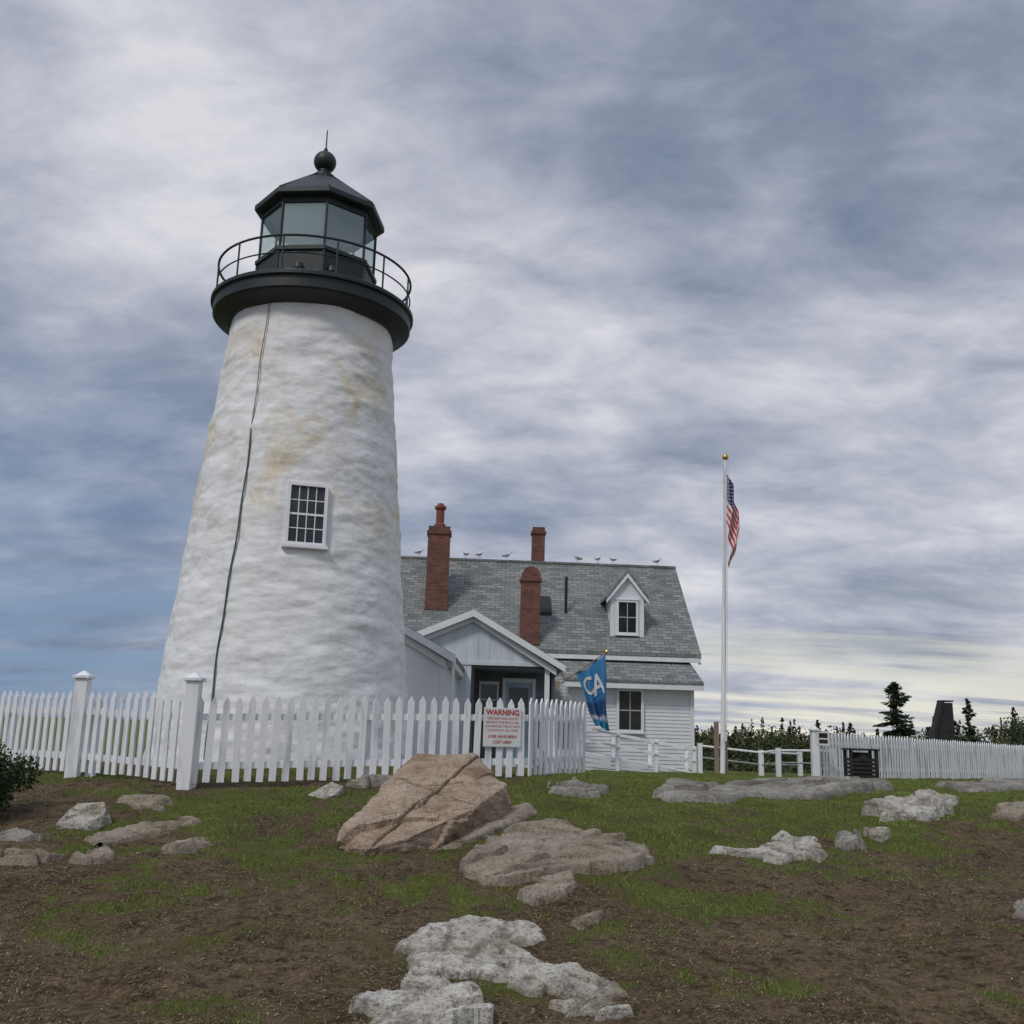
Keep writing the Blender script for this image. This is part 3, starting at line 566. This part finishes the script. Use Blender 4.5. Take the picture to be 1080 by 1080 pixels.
# ------------------------------------------------------------------ picket fences
def picket(name,path,h=1.05,sp=.15,w=.082,posts=(),posth=1.32):
    e=empty(name);mb=MB();rl=MB();po=MB()
    for (ax,ay),(bx,by) in zip(path[:-1],path[1:]):
        d=Vector((bx-ax,by-ay,0));ln=d.length;d.normalize();nrm=Vector((d.y,-d.x,0))
        if nrm.y>0:nrm=-nrm
        n=int(ln/sp)
        def gz(t):
            return float(g0(ax+d.x*t,ay+d.y*t))
        for i in range(n):
            t=(i+.5)*ln/n;x=ax+d.x*t;y=ay+d.y*t;zb=gz(t)+.045+random.uniform(-.01,.01);zt=gz(t)+h+random.uniform(-.014,.014)
            le=random.gauss(0,.009);M_=Matrix(((d.x,nrm.x,le*d.x,x+nrm.x*.03),(d.y,nrm.y,le*d.y,y+nrm.y*.03),(0,0,1,0),(0,0,0,1)))
            a=w/2;pr=[(-a,zb),(a,zb),(a,zt-.075),(0.0,zt),(-a,zt-.075)]
            vs=[M_@Vector((p,0,q)) for p,q in pr]+[M_@Vector((p,.022,q)) for p,q in pr]
            mb.add(vs,[(0,1,2,3,4),(9,8,7,6,5)]+[(j,5+j,5+(j+1)%5,(j+1)%5) for j in range(5)])
        ns=max(2,int(ln/2.2))
        for s_ in range(ns):
            t0=ln*s_/ns;t1=ln*(s_+1)/ns
            for hr in (.24,.80):
                a=Vector((ax,ay,0))+d*t0;b_=Vector((ax,ay,0))+d*t1;a.z=gz(t0)+hr;b_.z=gz(t1)+hr
                q=[a+nrm*.028,a-nrm*.012,b_-nrm*.012,b_+nrm*.028]
                rl.add([v+Vector((0,0,-.04)) for v in q]+[v+Vector((0,0,.04)) for v in q],[(0,1,2,3),(4,5,6,7),(0,1,5,4),(1,2,6,5),(2,3,7,6),(3,0,4,7)])
            p=Vector((ax,ay,0))+d*t0-nrm*.065;po.box(p.x-.05,p.x+.05,p.y-.05,p.y+.05,gz(t0)-.2,gz(t0)+.93)
    mb.out('pickets',M_fence,e);rl.out('rails',M_fence,e);po.out('line_posts',M_fence,e)
    if posts:
        pm=MB()
        for (x,y) in posts:
            z=float(g0(x,y));a=.078
            pm.box(x-a,x+a,y-a,y+a,z-.25,z+posth-.10);pm.box(x-a-.03,x+a+.03,y-a-.03,y+a+.03,z+posth-.099,z+posth-.06)
            pm.lathe([(a*1.5,z+posth-.059),(a*.35,z+posth),(0,z+posth)],x,y,4,math.pi/4)
        pm.out('main_posts',M_fence,e,bevel=.006)
picket('picket_fence',[(-3.69,12.1),(-6.88,14.2),(-9.9,16.2)],posts=[(-5.48,13.22),(-8.7,15.35)])
picket('picket_fence',[(-3.69,12.1),(.26,13.6),(1.16,15.3)],posts=[(-3.69,12.06)])
picket('picket_fence',[(6.95,23),(16.06,32),(24,39)],posts=[(6.9,22.95)],posth=1.15)
rf=empty('rail_fence');mb=MB();wr=MB()
pp=[(4.95,26.2,.75),(6.35,25.6,.62),(6.62,25.0,.68),(7.7,24.2,.7),(7.6,26.6,.62)]
for x,y,h in pp:
    z=float(g0(x,y));mb.box(x-.055,x+.055,y-.055,y+.055,z-.2,z+h)
for i,j in ((0,1),(1,2),(2,3),(1,4)):
    a=pp[i];b_=pp[j]
    for q,R_ in ((.04,.026),(.33,.02)):
        (mb if q<.1 else wr).tube((a[0],a[1],float(g0(a[0],a[1]))+a[2]-q-.02),(b_[0],b_[1],float(g0(b_[0],b_[1]))+b_[2]-q-.02),R_,n=6)
mb.out('posts_and_top_rail',M_fence,rf);wr.out('lower_rail',M_metal,rf)
def text(name,body,size,M_,mat,parent,bold=0.0):
    cu=bpy.data.curves.new('t','FONT');cu.body=body;cu.size=size;cu.align_x='CENTER';cu.align_y='CENTER';cu.offset=bold
    o=bpy.data.objects.new('t',cu);C.objects.link(o);bpy.context.view_layer.update()
    dg=bpy.context.evaluated_depsgraph_get();me=bpy.data.meshes.new_from_object(o.evaluated_get(dg));bpy.data.objects.remove(o)
    me.materials.clear();me.materials.append(mat);me.transform(M_);r=link(bpy.data.objects.new(name,me),parent);return r
sg=empty('warning_sign')
d=Vector((3.95,1.5,0)).normalized();nn=Vector((d.y,-d.x,0));cen=Vector((-.07,13.475,.0))+nn*.075
SM=Matrix(((d.x,-nn.x,0,cen.x),(d.y,-nn.y,0,cen.y),(0,0,1,cen.z),(0,0,0,1)))
mb=MB(SM);mb.box(-.26,.26,-.006,.006,-.25,.25);mb.out('board',M_signw,sg,bevel=.003)
mb=MB(SM);mb.box(-.2,-.17,.007,.03,-.22,.22);mb.box(.17,.2,.007,.03,-.22,.22);mb.out('backing_battens',M_wood,sg)
RX=Matrix.Rotation(math.pi/2,4,'X')
for t_,sz,zz_,bd in (('WARNING',.095,.185,.003),('THE SURF AND ROCKS',.042,.11,.0),('BEYOND THE FENCE ARE',.040,.06,.0),('DANGEROUS. USE EXTREME',.038,.01,.0),('CAUTION AT ALL TIMES',.040,-.04,.0),('LIVES HAVE BEEN',.052,-.12,.001),('LOST HERE',.052,-.19,.001)):
    text('lettering',t_,sz,SM@Matrix.Translation((0,-.0085,zz_))@RX,M_red,sg,bold=bd)
ss_=empty('notice_sign');mb=MB();mb.box(6.93,7.2,22.86,22.88,-.19,.13);mb.out('notice_board',M_signw,ss_);mb=MB();mb.box(6.97,7.16,22.852,22.858,-.02,.08);mb.box(6.97,7.16,22.852,22.858,-.14,-.06);mb.out('notice_print',M_iron,ss_)
# ------------------------------------------------------------------ flagpole + flag
fp=empty('flagpole');b0=Vector((4.63,22,-1.1));t0=Vector((4.80,22,6.1))
mb=MB();mb.tube(b0,b0.lerp(t0,.55),.055,.048,12);mb.tube(b0.lerp(t0,.55),t0,.048,.03,12);mb.out('pole',M_fence,fp)
mb=MB();mb.lathe([(0,6.06),(.05,6.08),(.075,6.13),(.05,6.19),(0,6.21)],4.8,22,12);mb.out('finial_ball',M_brass,fp,smooth=True)
mb=MB();mb.box(4.50,4.58,22.06,22.2,-1.2,.25);mb.box(4.68,4.76,22.06,22.2,-1.2,.0);mb.tube((4.52,22.1,-.3),(4.7,21.96,-.3),.02);mb.out('tabernacle',M_wood,fp)
mb=MB();mb.tube((4.74,21.95,6.0),(4.70,21.94,-.1),.006,n=5);mb.tube((4.86,21.97,6.0),(4.72,21.94,-.1),.006,n=5);mb.box(4.68,4.72,21.92,21.96,-.15,-.03);mb.out('halyard',M_signw,fp)
m,nt,b=newmat('stars_and_stripes');at=N(nt,'ShaderNodeAttribute');at.attribute_name='mask';sp=N(nt,'ShaderNodeSeparateColor');L(nt,at.outputs['Color'],sp.inputs[0])
s_=mth(nt,'GREATER_THAN',mth(nt,'MODULO',mth(nt,'MULTIPLY',sp.outputs[0],13.),2.),1.)
c=mix(nt,s_,(.55,.02,.03),(.74,.73,.72))
ca=mth(nt,'MULTIPLY',mth(nt,'LESS_THAN',sp.outputs[0],7/13.),mth(nt,'LESS_THAN',sp.outputs[1],.4))
st=N(nt,'ShaderNodeTexVoronoi');st.inputs['Scale'].default_value=14;st.inputs['Randomness'].default_value=.1;L(nt,at.outputs['Color'],st.inputs['Vector'])
cc=mix(nt,mth(nt,'LESS_THAN',st.outputs['Distance'],.2),(.012,.02,.09),(.6,.62,.68))
L(nt,mix(nt,ca,c,cc),b.inputs['Base Color']);b.inputs['Roughness'].default_value=.8;M_flag=m
ns,ntt=60,90;V=[];col=[]
for i in range(ns+1):
    for j in range(ntt+1):
        s_=i/ns;t_=j/ntt
        ph_=t_*11+s_*1.6
        xx=.045+.30*(1-math.exp(-t_*2.6))*(.8+.2*math.sin(s_*4))+math.sin(ph_)*.035*min(1,t_*5)-.13*t_*s_
        yy=-.02+math.cos(ph_)*.075*min(1,t_*5)
        zz_=5.74-1.15*s_*(1-.10*t_)-t_*(1.2+.1*math.sin(s_*5))
        V.append((4.785+xx-.028*s_,22+yy,zz_));col.append((s_,t_,0))
F=[(i*(ntt+1)+j,i*(ntt+1)+j+1,(i+1)*(ntt+1)+j+1,(i+1)*(ntt+1)+j) for i in range(ns) for j in range(ntt)]
fl=empty('american_flag')
fast('cloth',V,F,M_flag,fl,smooth=True,col=np.array(col))
bf=empty('blue_banner_flag')
mb=MB();mb.tube((1.35,27.0,1.13),(2.56,26.28,1.98),.017);mb.box(1.28,1.40,26.95,27.02,1.0,1.25);mb.out('staff',M_wood,bf)
mb=MB();mb.lathe([(0,1.95),(.03,1.97),(.04,2.0),(.02,2.04),(0,2.05)],2.57,26.27,8);mb.out('staff_ball',M_brass,bf)
m,nt,b=newmat('blue_cloth');at=N(nt,'ShaderNodeAttribute');at.attribute_name='mask';sp=N(nt,'ShaderNodeSeparateColor');L(nt,at.outputs['Color'],sp.inputs[0])
L(nt,ramp(nt,sp.outputs[1],[(0,(.05,.22,.45)),(.06,(.04,.21,.45)),(.55,(.035,.18,.40)),(.60,(.02,.07,.2)),(.78,(.025,.09,.22)),(.84,(.6,.65,.7)),(.9,(.03,.25,.42))]),b.inputs['Base Color']);b.inputs['Roughness'].default_value=.7;M_bf=m
TLf=Vector((1.80,26.72,1.44));TRf=Vector((2.52,26.30,1.95));BLf=Vector((2.34,26.5,.10));BRf=Vector((2.66,26.36,.0))
def bfp(s_,t_):
    p=(TLf.lerp(TRf,s_)).lerp(BLf.lerp(BRf,s_),t_)
    p=p+Vector((.035*math.sin(t_*6+s_*7)*(.3+t_), .15*math.sin(s_*12+t_*3)*(.3+t_*.7),-.07*math.sin(s_*3.14)*(1-t_)+.02*math.sin(s_*12)));return p
V=[];col=[]
for i in range(41):
    for j in range(51):
        V.append(tuple(bfp(i/40,j/50)));col.append((i/40,j/50,0))
F=[(i*51+j,i*51+j+1,(i+1)*51+j+1,(i+1)*51+j) for i in range(40) for j in range(50)]
fast('cloth',V,F,M_bf,bf,smooth=True,col=np.array(col))
for ch,s0,t0_ in (('C',.30,.30),('A',.66,.35)):
    cu=bpy.data.curves.new('t','FONT');cu.body=ch;cu.size=1;cu.align_x='CENTER';cu.align_y='CENTER';cu.offset=.02;o=bpy.data.objects.new('t',cu);C.objects.link(o);bpy.context.view_layer.update()
    me=bpy.data.meshes.new_from_object(o.evaluated_get(bpy.context.evaluated_depsgraph_get()));bpy.data.objects.remove(o)
    bm=bmesh.new();bm.from_mesh(me);bmesh.ops.triangulate(bm,faces=bm.faces);bmesh.ops.subdivide_edges(bm,edges=bm.edges,cuts=3,use_grid_fill=True);bm.to_mesh(me);bm.free()
    for v in me.vertices:
        v.co=bfp(min(max(s0+v.co.x*.60,0.02),.98),t0_-v.co.y*.42)+Vector((-.006,-.018,0))
    me.materials.clear();me.materials.append(M_signw);link(bpy.data.objects.new('letter',me),bf)
# ------------------------------------------------------------------ bin and monument
lb=empty('litter_bin');x,y=7.55,21.9;z=float(g0(x,y));mb=MB()
for px_ in (-.3,.24):
    for py_ in (-.22,.16):mb.box(x+px_,x+px_+.06,y+py_,y+py_+.06,z-.05,z+.62)
for i in range(5):mb.box(x-.24,x+.24,y-.215,y-.19,z+.06+i*.085,z+.12+i*.085)
mb.box(x-.32,x+.32,y-.25,y+.25,z+.62,z+.66)
for s_ in (-.29,.265):
    for i in range(5):mb.box(x+s_,x+s_+.025,y-.16,y+.16,z+.06+i*.085,z+.12+i*.085)
mb.out('slatted_frame',M_iron,lb,bevel=.004)
mb=MB();mb.lathe([(.17,z+.03),(.18,z+.58),(.16,z+.58),(.15,z+.05)],x,y,16);mb.out('liner',M_dark,lb)
mo=empty('dark_monument');x,y=14.4,34.;z=float(g0(x,y));mb=MB()
mb.prism([(x-.62,z-.1),(x+.40,z-.1),(x+.36,1.22),(x+.06,1.22)],'y',y-.25,y+.05);mb.prism([(x-.76,z-.1),(x-.61,z-.1),(x+.08,1.25),(x-.02,1.25)],'y',y-.3,y+.1);mb.box(x-.02,x+.38,y-.3,y+.1,1.251,1.30)
mb.out('tapered_body',M_iron,mo,bevel=.01)
# ------------------------------------------------------------------ gulls
def gull(x,y,z,yaw,nm='seagull'):
    e=empty(nm);ch=[((-.22,0,.13),.018),((-.12,0,.15),.045),((-.02,0,.16),.07),((.07,0,.18),.065),((.12,0,.23),.035),((.145,0,.275),.038),((.175,0,.275),.022)]
    me=bpy.data.meshes.new('g');me.from_pydata([c[0] for c in ch],[(i,i+1) for i in range(len(ch)-1)],[]);o=bpy.data.objects.new('g',me);C.objects.link(o)
    md=o.modifiers.new('s','SKIN');
    for i,c in enumerate(ch):me.skin_vertices[0].data[i].radius=(c[1],c[1])
    me.skin_vertices[0].data[0].use_root=True
    o.modifiers.new('ss','SUBSURF').levels=1
    m2=bpy.data.meshes.new_from_object(o.evaluated_get(bpy.context.evaluated_depsgraph_get()));bpy.data.objects.remove(o)
    m2.materials.clear();m2.materials.append(M_gull)
    for p in m2.polygons:p.use_smooth=True
    link(bpy.data.objects.new('body',m2),e)
    mb=MB()
    for s_ in (-1,1):
        mb.add([(.08,s_*.062,.2),(.0,s_*.078,.2),(-.14,s_*.055,.165),(-.25,s_*.015,.14),(-.1,s_*.066,.13),(.03,s_*.076,.14)],[(0,1,2,3,4,5)])
        mb.add([(.08,s_*.03,.235),(-.24,s_*.008,.155),(-.14,s_*.055,.165),(.0,s_*.078,.2),(.08,s_*.062,.2)],[(0,1,2,3,4)])
    mb.out('wings',M_gullw,e)
    mb=MB();mb.tube((.01,.025,.1),(.01,.025,0),.006,n=5);mb.tube((.01,-.025,.1),(.01,-.025,0),.006,n=5);mb.tube((.19,0,.272),(.24,0,.262),.01,.003,n=6);mb.out('legs_and_beak',M_brass,e)
    e.location=(x,y,z);e.rotation_euler=(0,0,yaw);e.scale=(.85,1.1,1.1)
zr=2.49+3.82*sl+.03
for lx,yw in ((-9.3,.3),(-7.6,2.2),(-7.1,.8),(-6.1,0.),(-3.5,3.3),(-2.75,.9),(-2.2,2.3),(-.55,.4)):
    p=HM@Vector((lx,3.8,zr));gull(p.x,p.y,p.z,yw)
# ------------------------------------------------------------------ vegetation
def cards(name,P,D,ln,wd,c,mat,parent=None):
    n=len(P);D=D/np.linalg.norm(D,axis=1,keepdims=True);r=rng.normal(size=(n,3));S=np.cross(D,r);S/=np.linalg.norm(S,axis=1,keepdims=True)
    ln=np.asarray(ln).reshape(-1,1)*np.ones((n,1));wd=np.asarray(wd).reshape(-1,1)*np.ones((n,1))
    V=np.stack([P-D*ln,P+S*wd,P+D*ln,P-S*wd],1).reshape(-1,3);cc=np.repeat(np.clip(c,0,1),4)
    return fast(name,V,np.arange(4*n).reshape(-1,4),mat,parent,col=np.stack([cc,cc,cc],1))
def spruce(name,x,y,h,rad,dens=1.,nb=90):
    z=Gf(x,y);e=empty(name);mb=MB();mb.tube((x,y,z-.3),(x+.03,y,z+h*.97),h*.02+.03,.012,8)
    P=[];D=[];Cc=[]
    for b_ in range(nb):
        f=(b_/nb)**.9;zb=z+h*(.08+.9*f);rr=rad*(1-f)**.75*random.uniform(.45,1.2)+.05;a=random.uniform(0,6.283)
        drop=.15 if f<.7 else -.35;tip=Vector((x+math.cos(a)*rr,y+math.sin(a)*rr,zb-rr*drop+rr*.1));bs=Vector((x,y,zb))
        mb.tube(bs,tip,.018,.005,5);n=int(24*dens*(rr/rad+.2))
        for q in range(n):
            t_=random.random()**.7;p=bs.lerp(tip,t_);w=rr*.22*(1-t_*.5)
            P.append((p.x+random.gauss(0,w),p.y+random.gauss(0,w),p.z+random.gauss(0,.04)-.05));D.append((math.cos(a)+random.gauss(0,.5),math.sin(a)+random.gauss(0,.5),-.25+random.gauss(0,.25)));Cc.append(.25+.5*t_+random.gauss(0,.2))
    mb.out('trunk_and_branches',M_bark,e)
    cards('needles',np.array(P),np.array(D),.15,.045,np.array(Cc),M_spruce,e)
spruce('spruce_tree',22.9,60,5.9,1.95,2.4,130)
spruce('spruce_tree',27.1,60,5.1,.85,1.2,60)
P=[];D=[];Cc=[]
tr=[]
for i in range(420):
    x=random.uniform(11,80);y=random.uniform(64,100)
    if x/y<.14 or x/y>.78:continue
    tr.append((x,y))
for (x,y) in tr:
    z=float(g0(x,y));aa_=x/y
    top=(-.004+.013*float(vn(aa_*30,3.,2))+.006*float(ss(.30,.34,aa_))+.016*float(ss(.46,.5,aa_))+random.gauss(0,.003))*y
    h=max(top-z,1.5);con=random.random()<.33;w=random.uniform(1.4,2.8)
    n=360
    u=rng.normal(size=(n,3));u/=np.linalg.norm(u,axis=1,keepdims=True)
    if con:
        n=240;u=u[:n];f=rng.random(n)**1.3;hh=h*(1+random.uniform(.04,.22));a=rng.uniform(0,6.283,n);r=w*.6*(1-f)**.8*rng.random(n)**.4*(.7+.3*np.sin(f*30+random.random()*6))
        p=np.stack([x+np.cos(a)*r,y+np.sin(a)*r,z+hh*f],1);c=rng.normal(.22,.13,n)
    else:
        nc=9;cs=rng.normal(size=(nc,3))*np.array([w*.5,w*.5,h*.2])+np.array([x,y,z+h*.6]);cs[:,2]=np.minimum(cs[:,2],z+h*.86)
        kk=rng.integers(0,nc,n);rr=rng.uniform(.4,1,n)*w*.4
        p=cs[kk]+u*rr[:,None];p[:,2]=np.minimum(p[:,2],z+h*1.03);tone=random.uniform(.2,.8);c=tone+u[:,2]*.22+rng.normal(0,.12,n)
    P.append(p);D.append(rng.normal(size=(n,3)));Cc.append(c)
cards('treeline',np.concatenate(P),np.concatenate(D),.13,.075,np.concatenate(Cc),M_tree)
n=16000;x=rng.uniform(9,60,n);y=x*rng.uniform(1.7,5.6,n);kp=(y>42)&(y<75);x=x[kp];y=y[kp];n=len(x)
z=g0(x,y)+rng.random(n)*(.5+.9*fbm(x*.4,y*.4,33,3))
cards('undergrowth',np.stack([x,y,z],1),rng.normal(size=(n,3)),.13,.07,rng.normal(.4,.2,n),M_tree)
sh=empty('shrub');P=[];Cc=[];D=[]
mb=MB()
for i in range(34):
    a=random.uniform(0,6.283);r=random.random()**.5*.66;cx=-5.35+math.cos(a)*r;cy=10.55+math.sin(a)*r*.7;hz=(.66-.35*r*r)*random.uniform(.7,1.1);zb=Gf(cx,cy)
    mb.tube((-5.35+math.cos(a)*r*.3,10.55+math.sin(a)*r*.3,zb-.05),(cx,cy,zb+hz*.9),.012,.004,5)
    n=480;u=rng.normal(size=(n,3));u/=np.linalg.norm(u,axis=1,keepdims=True);rr=rng.uniform(.3,1.15,n)**.7*.16
    p=np.array([cx,cy,zb+hz*random.uniform(.35,.9)])+u*rr[:,None]*np.array([1,1,1.1]);p[:,2]=np.maximum(p[:,2],zb+.02)
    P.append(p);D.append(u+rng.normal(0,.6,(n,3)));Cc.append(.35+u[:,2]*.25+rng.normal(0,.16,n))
mb.out('stems',M_bark,sh);cards('leaves',np.concatenate(P),np.concatenate(D),.02,.011,np.concatenate(Cc),M_leaf,sh)
# ------------------------------------------------------------------ camera
cam=bpy.data.cameras.new('camera');co=bpy.data.objects.new('camera',cam);C.objects.link(co);bpy.context.scene.camera=co
cam.sensor_width=36;cam.lens=36*1060/1080;cam.clip_start=.1;cam.clip_end=9000
p_=math.radians(12.1);ro=math.radians(1.7);R0=Vector((1,0,0));U0=Vector((0,-math.sin(p_),math.cos(p_)));F0=Vector((0,math.cos(p_),math.sin(p_)))
Rc=R0*math.cos(ro)+U0*math.sin(ro);Uc=U0*math.cos(ro)-R0*math.sin(ro)
co.matrix_world=Matrix(((Rc.x,Uc.x,-F0.x,0),(Rc.y,Uc.y,-F0.y,0),(Rc.z,Uc.z,-F0.z,0),(0,0,0,1)))
# ------------------------------------------------------------------ light
SE,SA=math.radians(48),math.radians(215)
sun=bpy.data.lights.new('sun','SUN');sun.energy=1.4;sun.angle=math.radians(12);sun.color=(1,.95,.87)
so=bpy.data.objects.new('sun',sun);C.objects.link(so)
dirv=Vector((math.sin(SA)*math.cos(SE),math.cos(SA)*math.cos(SE),math.sin(SE)))
so.rotation_euler=dirv.to_track_quat('Z','Y').to_euler()
w=bpy.data.worlds.new('World');bpy.context.scene.world=w;w.use_nodes=True;nt=w.node_tree;nt.nodes.clear()
o=N(nt,'ShaderNodeOutputWorld');bg=N(nt,'ShaderNodeBackground');bg.inputs[1].default_value=.1;L(nt,bg.outputs[0],o.inputs[0])
sky=N(nt,'ShaderNodeTexSky',sky_type='NISHITA');sky.sun_disc=False;sky.sun_elevation=SE;sky.sun_rotation=SA
tc=N(nt,'ShaderNodeTexCoord');sp=N(nt,'ShaderNodeSeparateXYZ');L(nt,tc.outputs['Generated'],sp.inputs[0])
def plane(off):
    zc_=mth(nt,'ADD',mth(nt,'MAXIMUM',sp.outputs[2],0.),off)
    cb=N(nt,'ShaderNodeCombineXYZ');L(nt,mth(nt,'DIVIDE',sp.outputs[0],zc_),cb.inputs[0]);L(nt,mth(nt,'DIVIDE',sp.outputs[1],zc_),cb.inputs[1]);return cb.outputs[0]
PA=plane(.34);PB=plane(.09)
def cmap(src,sc,rz,loc=(0,0,0)):
    m_=N(nt,'ShaderNodeMapping');m_.inputs['Scale'].default_value=sc;m_.inputs['Rotation'].default_value=(0,0,rz);m_.inputs['Location'].default_value=loc;L(nt,src,m_.inputs[0]);return m_.outputs[0]
def lobe(dx_,dy_,dz_,lo):
    v_=Vector((dx_,dy_,dz_)).normalized();dn=N(nt,'ShaderNodeVectorMath',operation='DOT_PRODUCT');L(nt,tc.outputs['Generated'],dn.inputs[0]);dn.inputs[1].default_value=v_
    return ramp(nt,dn.outputs['Value'],[(lo,0.),(1.,1.)])
n1=noise(nt,cmap(PA,(1.5,2.0,1),.7,(3.1,1.7,0)),1.1,6,.52,.2)
n2=noise(nt,cmap(PA,(1.7,2.8,1),.6,(7.,2.,0)),3.0,7,.6,.25)
n3_=noise(nt,cmap(PB,(.5,1.3,1),.25,(1.,5.,0)),.9,5,.55,.2)
f=mth(nt,'ADD',mth(nt,'MULTIPLY',n1,.58),mth(nt,'ADD',mth(nt,'MULTIPLY',n2,.34),mth(nt,'MULTIPLY',n3_,.12)))
f=mth(nt,'ADD',f,mth(nt,'MULTIPLY',lobe(-.42,.75,.52,.84),.055))
f=mth(nt,'ADD',f,mth(nt,'MULTIPLY',lobe(.42,.9,.14,.95),.05))
f=mth(nt,'ADD',f,mth(nt,'MULTIPLY',lobe(.0,.9,.34,.93),.04))
f=mth(nt,'SUBTRACT',f,mth(nt,'MULTIPLY',lobe(-.42,.88,.2,.94),.06))
cl=ramp(nt,f,[(.37,(.165,.21,.305)),(.45,(.25,.29,.385)),(.52,(.365,.395,.49)),(.58,(.49,.51,.59)),(.68,(.72,.72,.76))])
hz=ramp(nt,sp.outputs[2],[(0.,1.),(.08,.5),(.15,0.)])
n4=noise(nt,cmap(PB,(.35,1.2,1),.1,(0,0,0)),1.0,5,.6,.3)
hf=mth(nt,'MULTIPLY',hz,ramp(nt,n4,[(.40,0.),(.58,1.)]))
hc=mix(nt,ramp(nt,mth(nt,'ADD',sp.outputs[0],.5),[(.35,0.),(.7,1.)]),(.45,.53,.63),(.84,.82,.70))
cl=mix(nt,hf,cl,hc)
cl=mix(nt,mth(nt,'MULTIPLY',ramp(nt,sp.outputs[2],[(.05,.7),(.38,0.)]),ramp(nt,mth(nt,'ADD',mth(nt,'MULTIPLY',sp.outputs[0],-.6),n4),[(.48,0.),(.78,1.)])),cl,(.13,.24,.41))
ov=ramp(nt,sp.outputs[2],[(.64,0.),(1.,1.)])
x10=N(nt,'ShaderNodeVectorMath',operation='SCALE');L(nt,cl,x10.inputs[0])
L(nt,mth(nt,'ADD',10.,mth(nt,'MULTIPLY',ov,8.)),x10.inputs['Scale'])
fin=mix(nt,.95,sky.outputs[0],x10.outputs[0])
L(nt,fin,bg.inputs[0])
sc=bpy.context.scene;sc.view_settings.view_transform='Standard';sc.view_settings.look='None';sc.view_settings.exposure=0
